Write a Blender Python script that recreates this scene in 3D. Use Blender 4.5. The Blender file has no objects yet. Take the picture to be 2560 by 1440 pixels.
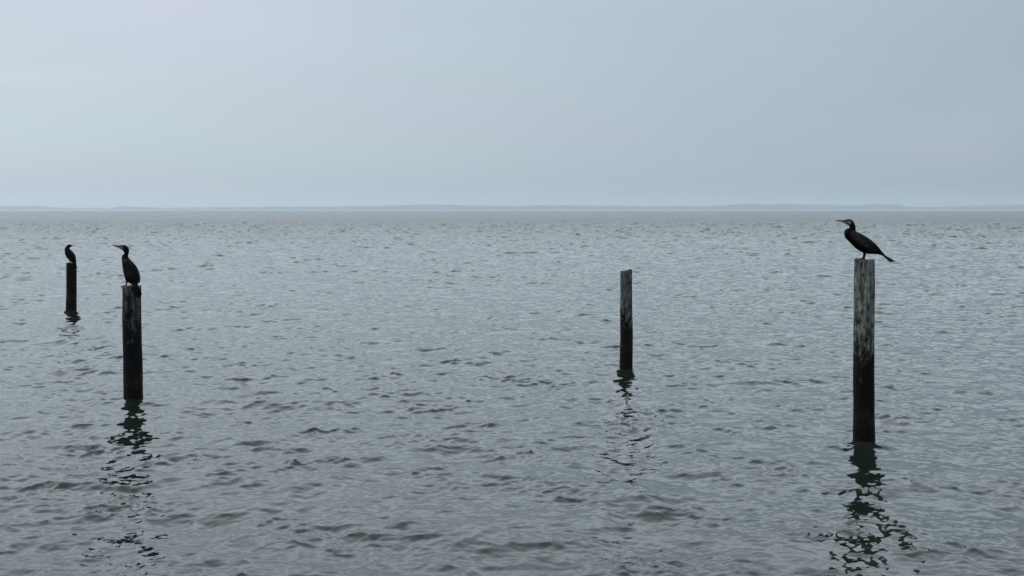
import bpy, bmesh, math, random
import numpy as np
from mathutils import Vector, Matrix, noise
R = math.radians
scene = bpy.context.scene
col = scene.collection

# ------------------------------------------------------------------ camera
CAM_H = 2.87
F = 3000.0                 # focal length in pixels of the 2560 wide photograph
cd = bpy.data.cameras.new("camera")
cam = bpy.data.objects.new("camera", cd); col.objects.link(cam)
cam.location = (0, 0, CAM_H); cam.rotation_euler = (R(90), 0, 0)
cd.sensor_width = 36.0; cd.lens = 36.0 * F / 2560.0
cd.shift_y = -(720 - 526) / 2560.0
cd.clip_start = 0.1; cd.clip_end = 40000
scene.camera = cam
scene.view_settings.view_transform = 'Standard'
scene.view_settings.look = 'None'
scene.view_settings.exposure = 0.0
scene.view_settings.gamma = 1.0

# ------------------------------------------------------------------ sky + sun (veiled sun, high on the left)
SKY_BAND_GAIN = 2.8  # gain of the added bright sky band that lights the water
SUN_AZ, SUN_EL = R(-75), R(42)
def direction(az, el): return Vector((math.sin(az) * math.cos(el), math.cos(az) * math.cos(el), math.sin(el)))
S_DIR = direction(SUN_AZ, SUN_EL)
L = direction(R(-50), R(35))       # brightest part of the cloud veil
w = bpy.data.worlds.new("World"); scene.world = w; w.use_nodes = True
nt = w.node_tree; nt.nodes.clear()
def N(tree, t, **kw):
    n = tree.nodes.new(t)
    for k, v in kw.items(): setattr(n, k, v)
    return n
def math_node(tree, op, a, b=None, clamp=False):
    n = tree.nodes.new('ShaderNodeMath'); n.operation = op; n.use_clamp = clamp
    for i, v in enumerate((a, b)):
        if v is None: continue
        if isinstance(v, (int, float)): n.inputs[i].default_value = v
        else: tree.links.new(v, n.inputs[i])
    return n.outputs[0]
def ramp(tree, fac, stops, interp='LINEAR'):
    n = tree.nodes.new('ShaderNodeValToRGB'); cr = n.color_ramp; cr.interpolation = interp
    while len(cr.elements) < len(stops): cr.elements.new(0.5)
    for e, (p, c) in zip(cr.elements, stops):
        e.position = p; e.color = (*c, 1) if len(c) == 3 else c
    tree.links.new(fac, n.inputs[0]); return n.outputs[0]
def mix(tree, fac, a, b, mode='MIX'):
    n = tree.nodes.new('ShaderNodeMix'); n.data_type = 'RGBA'; n.blend_type = mode
    for i, v in ((0, fac), (6, a), (7, b)):
        if isinstance(v, (int, float)): n.inputs[i].default_value = v
        elif isinstance(v, tuple): n.inputs[i].default_value = (*v, 1)
        else: tree.links.new(v, n.inputs[i])
    return n.outputs[2]
out = N(nt, 'ShaderNodeOutputWorld'); bg = N(nt, 'ShaderNodeBackground')
tc = N(nt, 'ShaderNodeTexCoord')
dot = N(nt, 'ShaderNodeVectorMath', operation='DOT_PRODUCT')
nt.links.new(tc.outputs['Generated'], dot.inputs[0]); dot.inputs[1].default_value = L
mp = N(nt, 'ShaderNodeMapping'); mp.inputs['Scale'].default_value = (1.2, 1.2, 6.5)
mp.inputs['Rotation'].default_value = (0.05, 0.12, 0)
nt.links.new(tc.outputs['Generated'], mp.inputs[0])
nz = N(nt, 'ShaderNodeTexNoise'); nz.inputs['Scale'].default_value = 1.7; nz.inputs['Detail'].default_value = 3.5
nz.inputs['Roughness'].default_value = 0.45; nz.inputs['Distortion'].default_value = 0.35
nt.links.new(mp.outputs[0], nz.inputs['Vector'])
s = math_node(nt, 'ADD', dot.outputs['Value'], math_node(nt, 'MULTIPLY', math_node(nt, 'SUBTRACT', nz.outputs['Fac'], 0.5), 0.16))
s01 = math_node(nt, 'MULTIPLY', math_node(nt, 'ADD', s, 1.0), 0.5, True)
P = lambda v: (v + 1) / 2
veil = ramp(nt, s01, [(P(-0.7), (0.15, 0.185, 0.22)), (P(0.22), (0.372, 0.452, 0.535)), (P(0.527), (0.470, 0.558, 0.622)),
                      (P(0.82), (0.60, 0.685, 0.755)), (1.0, (0.75, 0.81, 0.86))])
nz2 = N(nt, 'ShaderNodeTexNoise'); nz2.inputs['Scale'].default_value = 2.6; nz2.inputs['Detail'].default_value = 2
nt.links.new(mp.outputs[0], nz2.inputs['Vector'])
tint = ramp(nt, nz2.outputs['Fac'], [(0.42, (0.99, 1.004, 1.006)), (0.62, (1.025, 0.994, 1.015))])
veil = mix(nt, 1.0, veil, tint, 'MULTIPLY')
# thin cloud streaks: low on the left, upper left, low on the right
sepc = N(nt, 'ShaderNodeSeparateXYZ'); nt.links.new(tc.outputs['Generated'], sepc.inputs[0])
nz3 = N(nt, 'ShaderNodeTexNoise'); nz3.inputs['Scale'].default_value = 5; nz3.inputs['Detail'].default_value = 4
nt.links.new(mp.outputs[0], nz3.inputs['Vector'])
wob = math_node(nt, 'MULTIPLY', math_node(nt, 'SUBTRACT', nz3.outputs['Fac'], 0.5), 0.05)
def streak(c, az, el, wa, we, slope, colour):
    dx = math_node(nt, 'SUBTRACT', sepc.outputs[0], math.sin(R(az)))
    dz = math_node(nt, 'ADD', math_node(nt, 'SUBTRACT', sepc.outputs[2], math.sin(R(el))), math_node(nt, 'MULTIPLY', dx, slope))
    dz = math_node(nt, 'ADD', dz, wob)
    q = math_node(nt, 'ADD', math_node(nt, 'POWER', math_node(nt, 'ABSOLUTE', math_node(nt, 'DIVIDE', dx, wa)), 2.0), math_node(nt, 'POWER', math_node(nt, 'ABSOLUTE', math_node(nt, 'DIVIDE', dz, we)), 2.0))
    g = math_node(nt, 'POWER', 2.71828, math_node(nt, 'MULTIPLY', q, -1.0))
    return mix(nt, g, c, mix(nt, 1.0, c, colour, 'MULTIPLY'))
veil = streak(veil, -22.5, 6.0, 0.09, 0.008, 0.02, (1.06, 1.035, 1.05))
veil = streak(veil, -17, 9.6, 0.20, 0.035, 0.10, (1.04, 1.01, 1.05))
veil = streak(veil, 23, 4.4, 0.07, 0.022, -0.5, (1.07, 1.03, 1.045))
veil = streak(veil, 19, 5.6, 0.22, 0.025, -0.12, (0.975, 0.995, 1.01))
sky = N(nt, 'ShaderNodeTexSky'); sky.sky_type = 'NISHITA'; sky.sun_disc = False
sky.sun_elevation = SUN_EL; sky.sun_rotation = SUN_AZ; sky.air_density = 1.0; sky.dust_density = 3.0
skym = N(nt, 'ShaderNodeVectorMath', operation='SCALE'); skym.inputs['Scale'].default_value = 0.09
nt.links.new(sky.outputs[0], skym.inputs[0])
# added bright sky band above the view, shaped for water brightness and contrast
sepw = N(nt, 'ShaderNodeSeparateXYZ'); nt.links.new(tc.outputs['Generated'], sepw.inputs[0])
band = ramp(nt, sepw.outputs[2], [(0.165, (0, 0, 0)), (0.28, (1, 1, 1)), (0.45, (0.9, 0.9, 0.9)), (0.75, (0.3, 0.3, 0.3))], 'EASE')
lift = math_node(nt, 'MULTIPLY', band, 1.0)
dome = N(nt, 'ShaderNodeVectorMath', operation='SCALE'); dome.inputs[0].default_value = (0.50, 0.583, 0.63); dome.inputs['Scale'].default_value = SKY_BAND_GAIN
dome2 = mix(nt, 0.15, dome.outputs[0], veil)
vs = mix(nt, lift, veil, dome2)
allsky = mix(nt, 0.06, vs, skym.outputs[0])
nt.links.new(allsky, bg.inputs[0]); bg.inputs[1].default_value = 1.0
nt.links.new(bg.outputs[0], out.inputs[0])

sd = bpy.data.lights.new("sun", 'SUN'); sd.energy = 0.8; sd.angle = R(70); sd.color = (1, 0.985, 0.96)
sun = bpy.data.objects.new("sun", sd); col.objects.link(sun)
sun.rotation_euler = S_DIR.to_track_quat('Z', 'Y').to_euler()

# ------------------------------------------------------------------ helpers
def newmat(name):
    m = bpy.data.materials.new(name); m.use_nodes = True
    return m, m.node_tree, m.node_tree.nodes['Principled BSDF']
def link(name, me, mat=None, loc=(0, 0, 0), parent=None, smooth=True):
    o = bpy.data.objects.new(name, me); col.objects.link(o); o.location = loc
    if mat: me.materials.append(mat)
    if parent: o.parent = parent
    if smooth: me.polygons.foreach_set('use_smooth', [True] * len(me.polygons))
    return o
def grid_mesh(name, V, nr, nc, wrap=False):
    """V: (nr*nc,3) array -> quad grid"""
    me = bpy.data.meshes.new(name)
    i = np.arange(nr - 1)[:, None]; j = np.arange(nc if wrap else nc - 1)[None, :]
    j2 = (j + 1) % nc
    q = np.stack([i * nc + j, i * nc + j2, (i + 1) * nc + j2, (i + 1) * nc + j], -1).reshape(-1, 4)
    me.vertices.add(len(V)); me.vertices.foreach_set('co', V.astype(np.float32).ravel())
    me.loops.add(q.size); me.loops.foreach_set('vertex_index', q.astype(np.int32).ravel())
    me.polygons.add(len(q)); me.polygons.foreach_set('loop_start', np.arange(0, q.size, 4, dtype=np.int32))
    me.polygons.foreach_set('use_smooth', np.ones(len(q), bool))
    me.update(calc_edges=True)
    return me
def pos(px, D): return ((px - 1280) / F * D)

# ------------------------------------------------------------------ water: one sheet out to the horizon
rng = np.random.default_rng(11)
def build_water():
    a = math.radians(28)
    th = np.concatenate([np.arange(-a, a, 0.0009), np.arange(a, 2 * math.pi - a, 0.035)])
    dth = np.append(np.diff(th), 2 * math.pi - a - th[-1])
    r = [0.4]
    while r[-1] < 7.6: r.append(r[-1] * 1.03)
    g = 1.0017
    while r[-1] < 1500:
        if r[-1] > 280: g = min(1.02, g + 0.000012)
        r.append(r[-1] * g)
    while r[-1] < 6000: r.append(r[-1] * 1.02)
    r = np.array(r); dr = np.gradient(r)
    X = (r[:, None] * np.sin(th)[None, :]).astype(np.float32)
    Y = (r[:, None] * np.cos(th)[None, :]).astype(np.float32)
    SP = np.maximum(dr[:, None] * 0.9, (r[:, None] * dth[None, :]) * 0.7).astype(np.float32)
    Z = np.zeros_like(X); DX = np.zeros_like(X); DY = np.zeros_like(X)
    # wave components: log-uniform wavelengths
    n = 420
    lam = 0.05 * (6.0 / 0.05) ** ((np.arange(n) + rng.random(n)) / n)
    u = np.log(lam)
    # slope variance per log wavelength
    S = sum(w_ * np.exp(-((u - math.log(l_)) / q_) ** 2) for w_, l_, q_ in
            ((0.45, 0.08, 0.5), (1.1, 0.18, 0.5), (1.3, 0.40, 0.5), (0.55, 1.0, 0.5), (0.22, 2.3, 0.5)))
    sl = np.sqrt(S / S.sum() * 2) * RMS_SLOPE
    k = 2 * math.pi / lam
    main = math.radians(-90 - 14)          # travelling towards the camera, a little to the left
    spread = np.interp(u, [math.log(0.1), math.log(0.4), math.log(3)], [1.3, 1.15, 0.8])
    ang = main + rng.normal(size=n) * spread
    ph = rng.random(n) * 2 * math.pi
    # slow gusts modulating the small ripples
    G = np.zeros_like(X)
    for _ in range(9):
        lg = rng.uniform(5, 40); ga = rng.uniform(0, math.pi * 2)
        G += np.sin((X * math.cos(ga) + Y * math.sin(ga) * 0.7) * (2 * math.pi / lg) + rng.uniform(0, 6.28)).astype(np.float32)
    G = np.exp(0.10 * G / 2.12) * 0.96
    # second, finer grouping so that crests come and go
    H = np.zeros_like(X)
    for _ in range(9):
        lg = rng.uniform(0.9, 3.2); ga = rng.uniform(0, math.pi * 2)
        H += np.sin((X * math.cos(ga) + Y * math.sin(ga)) * (2 * math.pi / lg) + rng.uniform(0, 6.28)).astype(np.float32)
    H = np.exp(0.26 * H / 2.12) * 0.97
    G2 = np.zeros_like(X)
    for _ in range(9):
        lg = rng.uniform(3.0, 11.0); ga = rng.uniform(0, math.pi * 2)
        G2 += np.sin((X * math.cos(ga) + Y * math.sin(ga)) * (2 * math.pi / lg) + rng.uniform(0, 6.28)).astype(np.float32)
    G2 = np.exp(0.09 * G2 / 2.12) * 0.96
    spmin = SP.min(axis=1)
    # the chop is higher offshore than in the shelter of the shore
    OFF = np.clip((np.sqrt(X * X + Y * Y) - 22) / 130, 0, 1.6)
    LOST = np.full_like(X, float((sl ** 2 / 2).sum()))
    for i in range(n):
        rows = np.nonzero(lam[i] > 1.9 * spmin)[0]
        if len(rows) == 0: continue
        m = rows.max() + 1
        att = np.clip((lam[i] / SP[:m] - 1.9) / 1.1, 0, 1)
        p = (X[:m] * np.float32(k[i] * math.cos(ang[i])) + Y[:m] * np.float32(k[i] * math.sin(ang[i])) + np.float32(ph[i]))
        A = (sl[i] / k[i]) * att
        if lam[i] > 0.45: A = A * (1 + 1.7 * OFF[:m] * min(1.0, (lam[i] - 0.45) / 0.35))
        if lam[i] < 1.2: A = A * G[:m]
        if lam[i] < 0.5: A = A * H[:m]
        elif lam[i] < 2.0: A = A * G2[:m]
        Z[:m] += A * np.sin(p)
        LOST[:m] -= np.float32(sl[i] ** 2 / 2) * att ** 2
        c = A * np.cos(p) * CHOP
        DX[:m] += c * math.cos(ang[i]); DY[:m] += c * math.sin(ang[i])
    V = np.stack([X + DX, Y + DY, Z], -1).reshape(-1, 3)
    me = grid_mesh("water", V, len(r), len(th), wrap=True)
    # slope too fine for the sheet's faces is carried as surface roughness
    frac = np.clip(LOST / float((sl ** 2 / 2).sum()), 0, 1)
    rough = np.sqrt(np.sqrt(2 * np.clip(LOST, 0, 1)) * G * (1 + 0.6 * OFF)) * (0.20 + 0.17 * frac ** 2)
    ra = me.attributes.new("ripple", 'FLOAT', 'POINT'); ra.data.foreach_set('value', np.maximum(rough, 0.03).astype(np.float32).ravel())
    return me
RMS_SLOPE = 0.158; CHOP = 1.0
m_water, t, b = newmat("sea_water")
b.inputs['Base Color'].default_value = (0.070, 0.084, 0.078, 1)
b.inputs['Roughness'].default_value = 0.03; b.inputs['IOR'].default_value = 1.333
tcw = N(t, 'ShaderNodeTexCoord')
def bump_noise(scale, sx, sy, dist, prev=None, detail=3, st=1.0):
    mpn = N(t, 'ShaderNodeMapping'); mpn.inputs['Scale'].default_value = (sx, sy, 1)
    mpn.inputs['Rotation'].default_value = (0, 0, R(-10))
    t.links.new(tcw.outputs['Object'], mpn.inputs[0])
    nn = N(t, 'ShaderNodeTexNoise'); nn.inputs['Scale'].default_value = scale; nn.inputs['Detail'].default_value = detail
    t.links.new(mpn.outputs[0], nn.inputs['Vector'])
    bn = N(t, 'ShaderNodeBump'); bn.inputs['Distance'].default_value = dist; bn.inputs['Strength'].default_value = st
    t.links.new(nn.outputs['Fac'], bn.inputs['Height'])
    if prev: t.links.new(prev, bn.inputs['Normal'])
    return bn.outputs[0]
n1 = bump_noise(1.1, 0.6, 1.0, 0.02)
n1 = bump_noise(14, 0.7, 1.0, 0.0022, n1, 2)
t.links.new(n1, b.inputs['Normal'])
# suspended silt drifts in faint patches
nn = N(t, 'ShaderNodeTexNoise'); nn.inputs['Scale'].default_value = 0.05; nn.inputs['Detail'].default_value = 3
t.links.new(tcw.outputs['Object'], nn.inputs['Vector'])
t.links.new(ramp(t, nn.outputs['Fac'], [(0.35, (0.009, 0.013, 0.010)), (0.65, (0.012, 0.017, 0.013))]), b.inputs['Base Color'])
ra_ = N(t, 'ShaderNodeAttribute'); ra_.attribute_name = "ripple"
t.links.new(ra_.outputs['Fac'], b.inputs['Roughness'])
wme = build_water()
water = link("water", wme, m_water, smooth=False)
water["kind"] = "structure"; water["label"] = "grey green rippled sea reaching to the horizon"

# ------------------------------------------------------------------ far low coast
def shore(name, D, hts, seed, mat, base=-18, depth=900, rough=1.0):
    """hts: list of (photo x, height in photo px above the horizon)"""
    xs = np.linspace(-400, 2960, 1500)
    h = np.interp(xs, [p[0] for p in hts], [p[1] for p in hts])
    H = np.empty_like(xs)
    for i, x in enumerate(xs):
        nn_ = noise.fractal(Vector((x * 0.02, seed, 0)), 0.8, 2.1, 5)
        fine = noise.noise(Vector((x * 0.11, seed * 2.3, 1)))
        H[i] = h[i] + rough * (nn_ * 0.9 + fine * 0.55)
    H = np.maximum(H, 0.4) / F * D
    X = (xs - 1280) / F * D
    prof = [(0.0, base, 0), (0.0, 0.0, 0.35), (0.04, 0.0, 0.8), (0.3, 0.0, 1.0), (0.7, 0.0, 0.96), (1.0, base, 0)]
    V = []
    for dy, bz, f in prof:
        dd = D + dy * depth
        z = H * f + CAM_H * 0 if f else np.full_like(H, base)
        V.append(np.stack([X * dd / D, np.full_like(X, dd), z], -1))
    V = np.concatenate(V)
    me = grid_mesh(name, V, len(prof), len(xs))
    o = link(name, me, mat, smooth=False); o["kind"] = "structure"
    return o
m_hill, t, b = newmat("wooded_coast")
tcn = N(t, 'ShaderNodeTexCoord'); nn = N(t, 'ShaderNodeTexNoise'); nn.inputs['Scale'].default_value = 0.01; nn.inputs['Detail'].default_value = 5
t.links.new(tcn.outputs['Object'], nn.inputs['Vector'])
t.links.new(ramp(t, nn.outputs['Fac'], [(0.35, (0.035, 0.05, 0.03)), (0.7, (0.085, 0.10, 0.06))]), b.inputs['Base Color'])
b.inputs['Roughness'].default_value = 0.95
hills = shore("hills", 19200, [(-400, 9), (0, 12.5), (100, 12.5), (130, 8), (190, 6.5), (270, 7), (300, 11), (345, 10), (400, 7), (520, 8.5),
    (640, 9.5), (760, 10), (830, 10), (870, 12), (940, 11.5), (985, 13.5), (1060, 16), (1110, 14.5), (1200, 13), (1300, 11), (1340, 13.5), (1440, 13),
    (1560, 12), (1640, 11), (1700, 12), (1780, 12), (1840, 16), (1940, 16.5), (2050, 15), (2150, 13.5), (2190, 16), (2250, 15), (2275, 10),
    (2340, 9), (2420, 12), (2470, 13), (2560, 15), (2960, 12)], 3.0, m_hill, rough=1.7)
hills["label"] = "low wooded coast far across the water, pale with haze"
m_haze_strip, t, b = newmat("painted_low_haze"); b.inputs['Base Color'].default_value = (0.27, 0.28, 0.27, 1); b.inputs['Roughness'].default_value = 0.9
haze_strip = shore("haze_strip", 19000, [(-400, 3.2), (600, 3.6), (1500, 4.0), (2960, 3.2)], 9.0, m_haze_strip, depth=150, rough=0.3)  # strip added for the low haze, mist painted as its pale colour
haze_strip["label"] = "pale strip coloured as low haze at the foot of the far coast"

# ------------------------------------------------------------------ wooden posts
def wood_material(name, z_wet, z_rust, grey, seed, wet_soft=0.35):
    """z_wet: height over the water where dry grey wood gives way to black wet wood"""
    m, t, b = newmat(name)
    tc = N(t, 'ShaderNodeTexCoord'); sep = N(t, 'ShaderNodeSeparateXYZ'); t.links.new(tc.outputs['Object'], sep.inputs[0])
    def tex(scale, sc, det=4, rough=0.55, dist=0.0):
        mp = N(t, 'ShaderNodeMapping'); mp.inputs['Scale'].default_value = sc; mp.inputs['Location'].default_value = (seed, seed * 1.7, seed * .6)
        t.links.new(tc.outputs['Object'], mp.inputs[0])
        n = N(t, 'ShaderNodeTexNoise'); n.inputs['Scale'].default_value = scale; n.inputs['Detail'].default_value = det
        n.inputs['Roughness'].default_value = rough; n.inputs['Distortion'].default_value = dist
        t.links.new(mp.outputs[0], n.inputs['Vector']); return n.outputs['Fac']
    grain = tex(42, (1, 1, 0.09), 5, 0.62)
    blot = tex(16, (1, 1, 0.5), 5, 0.6, 0.4)
    big = tex(5, (1, 1, 0.35), 3)
    g = math_node(t, 'ADD', math_node(t, 'MULTIPLY', grain, 0.5), math_node(t, 'MULTIPLY', blot, 0.5))
    wood = ramp(t, g, [(0.38, tuple(c * 0.10 for c in grey)), (0.46, tuple(c * 0.5 for c in grey)), (0.53, grey), (0.64, tuple(c * 1.9 for c in grey))])
    holes = ramp(t, tex(24, (1, 1, 0.42), 3, 0.5, 0.8), [(0.30, (0.1, 0.1, 0.1)), (0.38, (1, 1, 1))])
    wood = mix(t, 1.0, wood, holes, 'MULTIPLY')
    # height mask with ragged border
    hz = math_node(t, 'SUBTRACT', sep.outputs[2], z_wet)
    hz = math_node(t, 'ADD', hz, math_node(t, 'MULTIPLY', math_node(t, 'SUBTRACT', big, 0.5), 1.1))
    hz = math_node(t, 'ADD', hz, math_node(t, 'MULTIPLY', math_node(t, 'SUBTRACT', blot, 0.5), 1.5))
    hz = math_node(t, 'ADD', math_node(t, 'DIVIDE', hz, wet_soft), 0.5, True)
    wetc = ramp(t, blot, [(0.40, (0.0018, 0.002, 0.0022)), (0.62, (0.004, 0.0042, 0.0038)), (0.72, (0.018, 0.018, 0.016))])
    c = mix(t, hz, wetc, wood)
    # barnacles and lichen specks in the band below the dry wood
    sp = ramp(t, tex(55, (1, 1, 0.7), 3, 0.6), [(0.60, (0, 0, 0)), (0.66, (1, 1, 1))])
    band = math_node(t, 'SUBTRACT', 1.0, math_node(t, 'DIVIDE', math_node(t, 'ABSOLUTE', math_node(t, 'SUBTRACT', sep.outputs[2], z_wet - 0.12)), 0.42), True)
    c = mix(t, math_node(t, 'MULTIPLY', math_node(t, 'MULTIPLY', sp, band), 0.8), c, (0.17, 0.175, 0.165))
    # rusty brown algae band near the waterline
    rb = math_node(t, 'SUBTRACT', 1.0, math_node(t, 'DIVIDE', math_node(t, 'ABSOLUTE', math_node(t, 'SUBTRACT', sep.outputs[2], z_rust)), 0.17), True)
    rn = ramp(t, tex(22, (1, 1, 0.45), 4, 0.65), [(0.42, (0, 0, 0)), (0.62, (1, 1, 1))])
    c = mix(t, math_node(t, 'MULTIPLY', math_node(t, 'MULTIPLY', rb, rn), 0.85), c, (0.030, 0.020, 0.011))
    t.links.new(c, b.inputs['Base Color'])
    rr = N(t, 'ShaderNodeMapRange'); t.links.new(hz, rr.inputs[0]); rr.inputs[3].default_value = 0.55; rr.inputs[4].default_value = 0.92
    t.links.new(rr.outputs[0], b.inputs['Roughness'])
    b.inputs['Specular IOR Level'].default_value = 0.10
    bn = N(t, 'ShaderNodeBump'); bn.inputs['Distance'].default_value = 0.008; bn.inputs['Strength'].default_value = 0.9
    t.links.new(g, bn.inputs['Height']); t.links.new(bn.outputs[0], b.inputs['Normal'])
    return m

def post(px_top, px_bot, y_top, w_top, w_bot, y_water, mat, label, seed, tilt_top=0.0, notch=None):
    D = CAM_H * F / (y_water - 526)
    k = D / F
    x0 = pos(px_bot, D); xt = pos(px_top, D)
    h = (y_water - y_top) * k
    rt, rb = w_top * k / 2, w_bot * k / 2
    na, nz_, zb = 144, 300, -1.2
    V = []
    zs = list(np.linspace(zb, h, nz_))
    for i, z in enumerate(zs):
        f = z / h
        for j in range(na):
            a = 2 * math.pi * j / na
            ca, sa = math.cos(a), math.sin(a)
            r = rb + (rt - rb) * f
            r *= 1 + 0.030 * noise.noise(Vector((ca * 1.2, sa * 1.2, z * 0.8 + seed))) + 0.045 * noise.noise(Vector((ca * 2.4 + seed, sa * 2.4, z * 3.0)))
            gr = noise.noise(Vector((ca * 13 + seed, sa * 13, z * 1.3)))
            r += 0.0035 * gr
            cr = noise.noise(Vector((ca * 6 - seed, sa * 6, z * 0.7)))          # long drying cracks
            if abs(cr) < 0.035: r -= 0.011 * (1 - abs(cr) / 0.035) * min(1, max(0, (f - 0.25) * 3))
            r += 0.002 * noise.noise(Vector((ca * 20, sa * 20, z * 16 + seed)))
            x = x0 + (xt - x0) * f + r * ca + 0.012 * noise.noise(Vector((seed, 2.0, z * 0.9)))
            zz = z
            if z > h - 0.12:
                e = (z - (h - 0.12)) / 0.12
                zz = z + e * (tilt_top * ca * k + 0.012 * noise.noise(Vector((ca * 3, sa * 3, seed))) + 0.007 * gr)
                if e > 0.93: r_in = (e - 0.93) / 0.07 * 0.05; x -= r * r_in * ca; sa_r = r * (1 - r_in)
                else: sa_r = r
            else: sa_r = r
            V.append((x, sa_r * sa, zz))
    # end grain on top
    cx = sum(v[0] for v in V[-na:]) / na; ring = V[-na:]
    for q in (0.93, 0.8, 0.6, 0.4, 0.2, 0.02):
        for j, v in enumerate(ring):
            zz = v[2] * q + (sum(p[2] for p in ring) / na) * (1 - q) - 0.004 * (1 - q) + 0.003 * noise.noise(Vector((v[0] * q * 60, v[1] * q * 60, seed)))
            V.append((cx + (v[0] - cx) * q, v[1] * q, zz))
    V = np.array(V); V[:, 0] -= x0
    me = grid_mesh("wooden_post", V, nz_ + 6, na, wrap=True)
    o = link("wooden_post", me, mat, loc=(x0, D, 0), smooth=False)
    o["label"] = label; o["category"] = "post"; o["group"] = "wooden posts standing in the sea"
    return o, D, k, h

mR = wood_material("weathered_wood_grey", 1.32, 0.30, (0.135, 0.138, 0.132), 1.3, 0.5)
mL = wood_material("weathered_wood_dark", 1.50, 0.28, (0.085, 0.087, 0.086), 5.1, 0.8)
mM = wood_material("weathered_wood_mid", 1.12, 0.42, (0.095, 0.098, 0.096), 8.7, 0.45)
mF = wood_material("weathered_wood_far", 1.62, 0.36, (0.032, 0.033, 0.034), 12.9, 0.8)
postR, DR, kR, hR = post(2161, 2159, 649, 50, 53, 1100, mR, "thick weathered grey post with a black lower half, carrying the leaning cormorant on the right", 1.3)
postL, DL, kL, hL = post(330, 332, 715, 45, 47, 1000, mL, "dark cracked post with the upright cormorant whose tail hangs over its rim", 4.4)
postM, DM, kM, hM = post(1565.5, 1565, 676, 29, 32, 920, mM, "bare thin post with no bird on its slanted top", 7.9, tilt_top=2.2)
postF, DF, kF, hF = post(178.5, 178, 657.5, 23.5, 26, 775, mF, "small most distant post, black, under the cormorant looking right", 11.2)

# ------------------------------------------------------------------ cormorants
def loft(bm, st, seg=20, close=True):
    """st: stations (top(x,z), bottom(x,z), half width, y offset) already in metres"""
    # densify with Catmull-Rom
    A = np.array([[s[0][0], s[0][1], s[1][0], s[1][1], s[2], s[3]] for s in st], float)
    D = []
    for i in range(len(A) - 1):
        p0 = A[max(i - 1, 0)]; p1 = A[i]; p2 = A[i + 1]; p3 = A[min(i + 2, len(A) - 1)]
        for q in range(4):
            u = q / 4
            D.append(0.5 * ((2 * p1) + (-p0 + p2) * u + (2 * p0 - 5 * p1 + 4 * p2 - p3) * u * u + (-p0 + 3 * p1 - 3 * p2 + p3) * u ** 3))
    D.append(A[-1])
    rings = []
    for d in D:
        c = Vector(((d[0] + d[2]) / 2, d[5], (d[1] + d[3]) / 2)); a = Vector(((d[0] - d[2]) / 2, 0, (d[1] - d[3]) / 2))
        wd = max(d[4], 0.001)
        rings.append([bm.verts.new(c + a * math.cos(2 * math.pi * j / seg) + Vector((0, wd * math.sin(2 * math.pi * j / seg), 0))) for j in range(seg)])
    for r0, r1 in zip(rings, rings[1:]):
        for j in range(seg):
            bm.faces.new((r0[j], r0[(j + 1) % seg], r1[(j + 1) % seg], r1[j]))
    bm.faces.new(rings[0][::-1]); bm.faces.new(rings[-1])
def tube(bm, pts, seg=10):
    """pts: (Vector, radius)"""
    rings = []
    for i, (p, r) in enumerate(pts):
        d = (pts[min(i + 1, len(pts) - 1)][0] - pts[max(i - 1, 0)][0]).normalized()
        u = d.cross(Vector((0.1, 1, 0.2))).normalized(); v = d.cross(u)
        rings.append([bm.verts.new(p + (u * math.cos(6.28319 * j / seg) + v * math.sin(6.28319 * j / seg)) * r) for j in range(seg)])
    for r0, r1 in zip(rings, rings[1:]):
        for j in range(seg): bm.faces.new((r0[j], r0[(j + 1) % seg], r1[(j + 1) % seg], r1[j]))
    bm.faces.new(rings[0][::-1]); bm.faces.new(rings[-1])
def blade(bm, root, tip, side, w0, w1, th=0.0022):
    """one tail or wing feather: long flat blade with rounded ragged tip"""
    d = (tip - root); n = d.cross(side).normalized() * th; s_ = side.normalized()
    prof = [(0, w0), (0.3, w0 * 1.05), (0.6, (w0 + w1) / 2), (0.85, w1), (0.96, w1 * 0.6), (1.0, w1 * 0.12)]
    rows = []
    for f, wd in prof:
        c = root + d * f
        rows.append([bm.verts.new(c - s_ * wd - n * .3), bm.verts.new(c + n), bm.verts.new(c + s_ * wd - n * .3), bm.verts.new(c - n)])
    for a_, b_ in zip(rows, rows[1:]):
        for j in range(4): bm.faces.new((a_[j], a_[(j + 1) % 4], b_[(j + 1) % 4], b_[j]))
    bm.faces.new(rows[0][::-1]); bm.faces.new(rows[-1])

m_bird, t, b = newmat("cormorant_plumage")
at = N(t, 'ShaderNodeAttribute'); at.attribute_name = "plumage"
t.links.new(at.outputs['Color'], b.inputs['Base Color']); b.inputs['Roughness'].default_value = 0.7
b.inputs['Specular IOR Level'].default_value = 0.08
tc_ = N(t, 'ShaderNodeTexCoord'); nn = N(t, 'ShaderNodeTexNoise'); nn.inputs['Scale'].default_value = 70; nn.inputs['Detail'].default_value = 3
t.links.new(tc_.outputs['Object'], nn.inputs['Vector'])
bn = N(t, 'ShaderNodeBump'); bn.inputs['Distance'].default_value = 0.004; bn.inputs['Strength'].default_value = 0.5
t.links.new(nn.outputs['Fac'], bn.inputs['Height']); t.links.new(bn.outputs[0], b.inputs['Normal'])
m_eye, t, b = newmat("eye_dark_green"); b.inputs['Base Color'].default_value = (0.01, 0.035, 0.03, 1); b.inputs['Roughness'].default_value = 0.12

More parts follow.
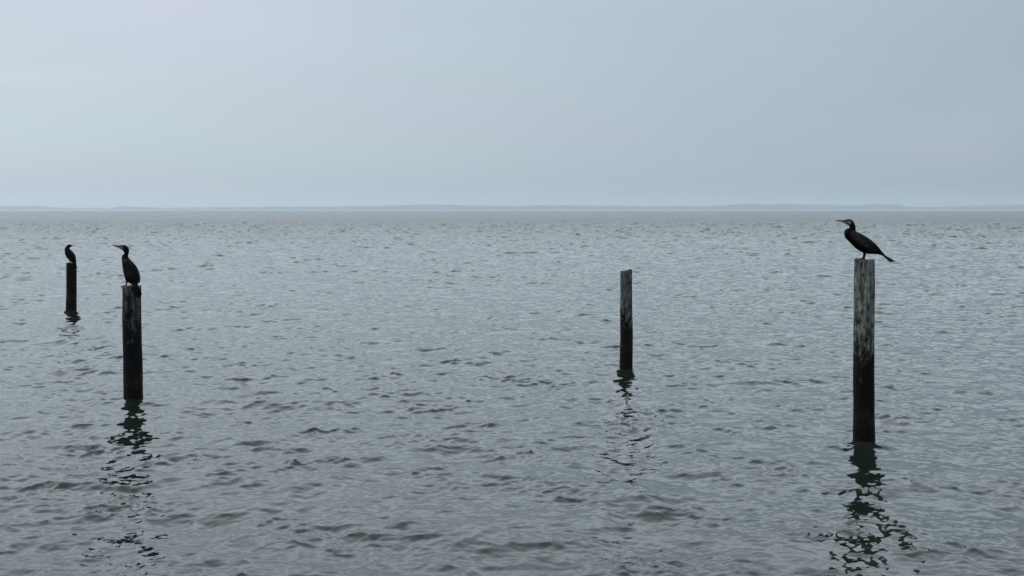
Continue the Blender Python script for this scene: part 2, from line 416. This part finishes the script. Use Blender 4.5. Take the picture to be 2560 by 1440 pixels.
def cormorant(label, conv, lofts, tubes, blades, scales, colour, eyes, loc, parts_flip=1):
    """conv maps crop pixels to metres in the bird's frame"""
    bm = bmesh.new()
    for st, ymul in lofts:
        loft(bm, [(conv(*s[0]), conv(*s[1]), s[2] * scales, (s[3] if len(s) > 3 else 0) * scales) for s in st])
    for tb in tubes:
        tube(bm, [(Vector((conv(p[0], p[2])[0], p[1] * scales, conv(p[0], p[2])[1])), p[3] * scales) for p in tb])
    bmesh.ops.recalc_face_normals(bm, faces=bm.faces)
    me0 = bpy.data.meshes.new("tmp"); bm.to_mesh(me0); bm.free()
    tmp = bpy.data.objects.new("tmp", me0); col.objects.link(tmp)
    rm = tmp.modifiers.new("r", 'REMESH'); rm.mode = 'VOXEL'; rm.voxel_size = 0.0042
    sm = tmp.modifiers.new("s", 'SMOOTH'); sm.iterations = 3; sm.factor = 0.5
    dg = bpy.context.evaluated_depsgraph_get()
    me = bpy.data.meshes.new_from_object(tmp.evaluated_get(dg))
    bpy.data.objects.remove(tmp)
    bm = bmesh.new(); bm.from_mesh(me)
    for (a_, b_, sd_, w0, w1) in blades:
        A_ = conv(a_[0], a_[2]); B_ = conv(b_[0], b_[2])
        blade(bm, Vector((A_[0], a_[1] * scales, A_[1])), Vector((B_[0], b_[1] * scales, B_[1])), Vector(sd_), w0 * scales, w1 * scales)
    me.clear_geometry(); bm.to_mesh(me); bm.free()
    ca = me.color_attributes.new("plumage", 'FLOAT_COLOR', 'POINT')
    co = np.empty(len(me.vertices) * 3); me.vertices.foreach_get('co', co); co = co.reshape(-1, 3)
    inv = conv.inv
    C = np.ones((len(co), 4))
    for i, (x, y, z) in enumerate(co):
        u, v = inv(x, z)
        C[i, :3] = colour(u, v, y / scales)
    ca.data.foreach_set('color', C.ravel())
    me.name = "cormorant"
    o = link("cormorant", me, m_bird, loc=loc)
    o["label"] = label; o["category"] = "cormorant"; o["group"] = "cormorants perched on the posts"
    for (ex, ey, ez, er) in eyes:
        eb = bmesh.new(); bmesh.ops.create_uvsphere(eb, u_segments=12, v_segments=8, radius=er * scales)
        em = bpy.data.meshes.new("eye"); eb.to_mesh(em); eb.free()
        c_ = conv(ex, ez); link("eye", em, m_eye, loc=(c_[0], ey * scales, c_[1]), parent=o)
    return o
class Conv:
    def __init__(s, cx, cy, k): s.cx, s.cy, s.k = cx, cy, k
    def __call__(s, x, y): return ((x - s.cx) * s.k, (s.cy - y) * s.k)
    def inv(s, X, Z): return (X / s.k + s.cx, s.cy - Z / s.k)

def feather(u, v, cell_u, cell_v, ax):
    """overlapping scale pattern; returns 0 at a feather's dark edge and 1 in its middle, plus a per-feather random"""
    c_, s_ = math.cos(ax), math.sin(ax)
    p = (u * c_ + v * s_) / cell_u; q = (-u * s_ + v * c_) / cell_v
    p += 0.8 * noise.noise(Vector((u * 0.016, v * 0.016, 0))); q += 0.8 * noise.noise(Vector((u * 0.012, v * 0.012, 5)))
    row = math.floor(p); q2 = q + (0.5 if row % 2 else 0)
    fu, fv = p - row, q2 - math.floor(q2) - 0.5
    e = 1 - min(1, (abs(fu - 0.45) * 1.7) ** 2 + (abs(fv) * 2) ** 3)
    rnd = noise.cell(Vector((row * 1.7 + 0.3, math.floor(q2) * 2.3 + 0.1, 0.5)))
    return e, abs(rnd)
BLACK = np.array((0.0016, 0.0016, 0.0022)); BROWN = np.array((0.022, 0.019, 0.0175))

# --- right bird: leaning forward, facing left
kk = kR * 1.0 / 8.0
cR = Conv(808, 1028, kk)
def st_mirror(st, yo, wmul):
    return [(s[0], s[1], s[2] * wmul, yo) for s in st]
neckR = [((250, 241), (250, 262), 7), ((262, 235), (268, 266), 10), ((310, 238), (310, 270), 12), ((360, 240), (352, 280), 16), ((410, 234), (398, 298), 24), ((450, 225), (438, 318), 36),
         ((505, 217), (470, 332), 46), ((560, 238), (492, 348), 52), ((605, 293), (506, 366), 52), ((629, 360), (512, 386), 48), ((633, 410), (505, 398), 52),
         ((630, 460), (460, 408), 64), ((610, 520), (416, 445), 80), ((570, 580), (403, 505), 92)]
bodyR = [((455, 410), (403, 510), 40), ((560, 425), (418, 578), 88), ((645, 462), (485, 655), 108), ((735, 505), (556, 728), 124), ((830, 560), (646, 812), 130),
         ((925, 622), (752, 878), 126), ((1005, 686), (870, 912), 112), ((1062, 745), (975, 918), 88), ((1118, 812), (1065, 922), 62), ((1180, 890), (1132, 935), 42), ((1215, 915), (1180, 960), 38)]
wingR = [((560, 470), (520, 560), 18), ((650, 490), (570, 660), 26), ((760, 540), (660, 735), 28), ((880, 610), (790, 800), 26), ((980, 690), (900, 850), 22), ((1060, 770), (1010, 880), 16), ((1120, 850), (1090, 905), 10)]
def legsR(y, dx):
    return [[(800 + dx, y, 850, 40), (806 + dx, y, 900, 27), (795 + dx, y, 960, 22), (783 + dx, y, 1005, 20), (775 + dx, y, 1020, 16)],
            [(785 + dx, y, 1010, 16), (735 + dx, y - 12, 1016, 13), (672 + dx, y - 24, 1018, 12), (625 + dx, y - 30, 1028, 10), (612 + dx, y - 32, 1062, 6)],
            [(785 + dx, y, 1010, 16), (730 + dx, y, 1016, 13), (662 + dx, y, 1016, 12), (618 + dx, y, 1024, 11), (603 + dx, y, 1060, 6)],
            [(785 + dx, y, 1010, 16), (740 + dx, y + 16, 1016, 13), (690 + dx, y + 30, 1018, 12), (640 + dx, y + 40, 1026, 9)],
            [(785 + dx, y, 1012, 14), (815 + dx, y + 6, 1020, 10), (832 + dx, y + 8, 1026, 6)]]
def colR(u, v, y):
    n = noise.noise(Vector((u * 0.02, v * 0.02, y * 0.02)))
    c = BLACK * (1 + 0.25 * n)
    if u < 545 and v < 345:                                   # head
        mid = 262 + (u - 300) * 0.06
        if u < 432:
            if v > mid - 8 and u > 290: c = np.array((0.23, 0.20, 0.195)) if u < 370 else np.array((0.19, 0.115, 0.065))
            else: c = np.array((0.02, 0.022, 0.032))
        else:
            orange = math.exp(-max(0, (u - 462) / 14) ** 2) * min(1, max(0, (v - 246) / 12))
            pale = math.exp(-((u - 497) / 24) ** 2 - ((v - 290) / 27) ** 2)
            c = c + np.array((0.13, 0.062, 0.022)) * orange + np.array((0.34, 0.32, 0.23)) * pale
        return c
    # back / wing feathers
    f0 = (v - 500) - (u - 560) * 0.70                          # below the back line
    if 505 < u < 1110 and v > 455 and f0 > -95:
        e, rnd = feather(u, v, 44, 30, 0.55)
        k_ = max(0, min(1, (u - 505) / 50)) * max(0, min(1, (1080 - u) / 260)) * max(0, min(1, (150 - f0) / 50))
        c = c + BROWN * k_ * (0.25 + 1.15 * e) * (0.35 + 1.0 * rnd)
    c = c + np.array((0.016, 0.011, 0.0095)) * math.exp(-((u - 620) / 85) ** 2 - ((v - 515 - (u - 620) * 0.35) / 32) ** 2) * (1 + 0.6 * n)
    return c
bl = []
for i in range(6):
    f = i / 5
    yy = -26 + 52 * f
    bl.append(((1150, yy * 0.5, 912), (1335 + 100 * f + (6 if i % 2 else -6), yy * 1.3, 1086 - 8 * (i % 2) - 6 * f), (0.53, 0.5, 0.62), 17, 14))
birdR = cormorant("long bodied cormorant leaning forward, tail stretched out behind, on the grey topped post at right",
    cR, [(neckR, 1), (bodyR, 1), (st_mirror(wingR, -100, 1.0), 1), (st_mirror(wingR, 100, 1.0), 1)],
    legsR(-42, 0) + legsR(42, 14), bl, kk, colR, [(452, -36, 247, 7), (452, 36, 247, 7)],
    (postR.location.x + (808 / 8 + 2060 - 2159) * kR, DR, hR))

# --- left bird: upright, facing left, tail hanging over the near rim
kk = kL / 8.467
cL = Conv(420, 1052, kk)
neckL = [((106, 184), (108, 200), 8), ((150, 184), (150, 213), 10), ((200, 191), (195, 233), 15), ((245, 189), (240, 258), 24), ((290, 185), (280, 284), 38),
         ((340, 185), (314, 300), 46), ((397, 204), (332, 325), 50), ((439, 260), (343, 346), 50), ((447, 320), (343, 366), 46), ((431, 380), (328, 378), 50),
         ((424, 425), (299, 412), 62), ((440, 480), (293, 462), 78), ((480, 530), (298, 520), 92)]
bodyL = [((420, 420), (296, 440), 62), ((446, 470), (293, 490), 84), ((506, 530), (299, 560), 104), ((562, 590), (306, 620), 116), ((606, 650), (315, 690), 124), ((640, 740), (332, 780), 126),
         ((660, 820), (352, 850), 122), ((664, 890), (366, 910), 108), ((658, 950), (400, 962), 86), ((648, 1000), (500, 1004), 62, -40), ((655, 1040), (560, 1044), 42, -110)]
tailL = [((648, 960), (540, 970), 50, -30), ((680, 1020), (580, 1030), 36, -140), ((722, 1080), (600, 1092), 30, -190), ((766, 1150), (610, 1165), 30, -205), ((784, 1205), (632, 1235), 26, -212), ((764, 1255), (680, 1285), 16, -216)]
wingL = [((430, 500), (350, 540), 20), ((500, 560), (390, 620), 28), ((570, 640), (420, 720), 30), ((625, 740), (470, 820), 28), ((650, 840), (520, 900), 24), ((655, 920), (570, 960), 18), ((650, 980), (610, 1000), 12)]
def legsL(x, y):
    return [[(x + 10, y, 900, 36), (x + 12, y, 950, 22), (x, y, 1000, 15), (x - 5, y, 1036, 13)],
            [(x - 5, y, 1036, 13), (x - 45, y - 14, 1046, 11), (x - 85, y - 26, 1050, 9), (x - 108, y - 30, 1066, 8)],
            [(x - 5, y, 1036, 13), (x - 45, y + 2, 1046, 11), (x - 88, y + 4, 1050, 9), (x - 106, y + 6, 1080, 8), (x - 100, y + 6, 1112, 5)],
            [(x - 5, y, 1036, 13), (x - 35, y + 20, 1046, 11), (x - 66, y + 36, 1050, 9)]]
def colL(u, v, y):
    n = noise.noise(Vector((u * 0.02, v * 0.02, y * 0.02)))
    c = BLACK * (1 + 0.25 * n)
    if v < 300 and u < 350:
        if u < 285:
            if v > 222 + (u - 200) * 0.1 - 6 and u > 185: c = np.array((0.24, 0.10, 0.05))
            else: c = np.array((0.03, 0.025, 0.03))
        elif v > 205: c = c + np.array((0.21, 0.185, 0.165)) * math.exp(-((u - 305) / 26) ** 2 - ((v - 258) / 30) ** 2)
        return c
    if v > 440 and v < 960:
        e, rnd = feather(u, v, 58, 40, 1.2)
        k_ = max(0, min(1, (v - 440) / 60)) * max(0, min(1, (960 - v) / 120)) * max(0, min(1, (620 - u) / 80))
        c = c + BROWN * 0.55 * k_ * (0.2 + 1.1 * e) * (0.3 + 1.1 * rnd)
        c = c + np.array((0.020, 0.017, 0.015)) * math.exp(-((u - 345) / 50) ** 2 - ((v - 515) / 60) ** 2) * (1 + 0.6 * n)
    return c
bl = []
for i in range(5):
    f = i / 4
    bl.append(((600 + 50 * f, -150, 1030), (690 + 78 * f, -212 - 8 * (i % 2), 1292 - 30 * abs(f - .5) - 50 * f * f), (1, 0, 0.2), 18, 18))
birdL = cormorant("upright cormorant with a brownish breast, facing left, its tail draped over the dark post",
    cL, [(neckL, 1), (bodyL, 1), (tailL, 1), (st_mirror(wingL, -96, 1.0), 1), (st_mirror(wingL, 96, 1.0), 1)],
    legsL(400, -30) + legsL(520, 30), bl, kk, colL, [(300, -38, 212, 7), (300, 38, 212, 7)],
    (postL.location.x + (270 + 420 / 8.467 - 332) * kL, DL, hL))

# --- far bird: hunched, back turned, looking right
kk = kF / 14.4
cF = Conv(560, 972, kk)
neckF = [((655, 343), (652, 358), 7), ((610, 341), (610, 366), 11), ((570, 326), (572, 378), 20), ((530, 308), (530, 402), 36), ((480, 300), (496, 420), 50), ((418, 318), (482, 434), 56),
         ((364, 378), (488, 452), 64), ((330, 440), (500, 480), 76), ((318, 500), (540, 520), 92)]
bodyF = [((330, 425), (470, 430), 60), ((316, 450), (505, 475), 88), ((320, 520), (572, 540), 112), ((328, 600), (634, 610), 126), ((352, 680), (682, 680), 128), ((395, 760), (708, 760), 118),
         ((455, 830), (722, 832), 102), ((500, 890), (728, 890), 84), ((570, 940), (730, 932), 60), ((630, 975), (735, 958), 40, -60)]
tailF = [((600, 930), (728, 925), 44, -30), ((640, 990), (752, 980), 30, -120), ((672, 1050), (784, 1036), 22, -150), ((718, 1110), (806, 1092), 18, -155)]
wingF = [((350, 480), (440, 490), 22), ((350, 600), (500, 600), 28), ((390, 720), (560, 720), 28), ((460, 820), (620, 820), 24), ((560, 920), (680, 910), 16)]
def legsF(x, y):
    return [[(x + 20, y, 870, 34), (x + 8, y, 915, 18), (x, y, 945, 13), (x - 3, y, 960, 12)],
            [(x - 3, y, 960, 12), (x - 25, y - 40, 966, 9), (x - 40, y - 70, 970, 7)], [(x - 3, y, 960, 12), (x - 40, y - 10, 966, 9), (x - 80, y - 15, 970, 7)],
            [(x - 3, y, 960, 12), (x + 10, y - 40, 966, 9), (x + 12, y - 75, 970, 7)]]
def colF(u, v, y):
    n = noise.noise(Vector((u * 0.02, v * 0.02, y * 0.02)))
    c = BLACK * (0.9 + 0.25 * n)
    if u > 540 and v < 420: c = np.array((0.02, 0.02, 0.024)) if v < 362 else np.array((0.16, 0.12, 0.10))
    if v > 420 and v < 900:
        e, rnd = feather(u, v, 70, 48, 1.3); c = c + BROWN * 0.18 * e * (0.3 + rnd)
    return c
bl = [((670, -130, 960), (800, -150, 1190), (1, 0, 0.4), 28, 24), ((690, -130, 960), (768, -160, 1165), (1, 0, 0.3), 20, 16), ((700, -125, 970), (830, -150, 1150), (1, 0, 0.5), 18, 12)]
birdF = cormorant("small distant cormorant, hunched with its head turned to the right, on the farthest post",
    cF, [(neckF, 1), (bodyF, 1), (tailF, 1), (st_mirror(wingF, -98, 1.0), 1), (st_mirror(wingF, 98, 1.0), 1)],
    legsF(500, -20) + legsF(556, 30), bl, kk, colF, [(538, -34, 348, 8), (538, 34, 348, 8)],
    (postF.location.x + (140 + 560 / 14.4 - 178) * kF, DF, hF))

# ------------------------------------------------------------------ air
bm = bmesh.new(); bmesh.ops.create_cube(bm, size=1.0)
hm = bpy.data.meshes.new("haze"); bm.to_mesh(hm); bm.free()
hz = link("haze", hm, None, smooth=False)
hz.scale = (42000, 42000, 162); hz.location = (0, 0, 81 - 20)
m_haze = bpy.data.materials.new("haze_air"); m_haze.use_nodes = True; t = m_haze.node_tree; t.nodes.clear()
mo = N(t, 'ShaderNodeOutputMaterial'); pv = N(t, 'ShaderNodeVolumePrincipled')
pv.inputs['Color'].default_value = (0.82, 0.885, 0.93, 1); pv.inputs['Density'].default_value = 0.000075; pv.inputs['Anisotropy'].default_value = 0.7
t.links.new(pv.outputs[0], mo.inputs['Volume']); hm.materials.append(m_haze)
hz["kind"] = "stuff"; hz["label"] = "pale sea haze"
scene.cycles.volume_bounces = 4
scene.cycles.max_bounces = 8
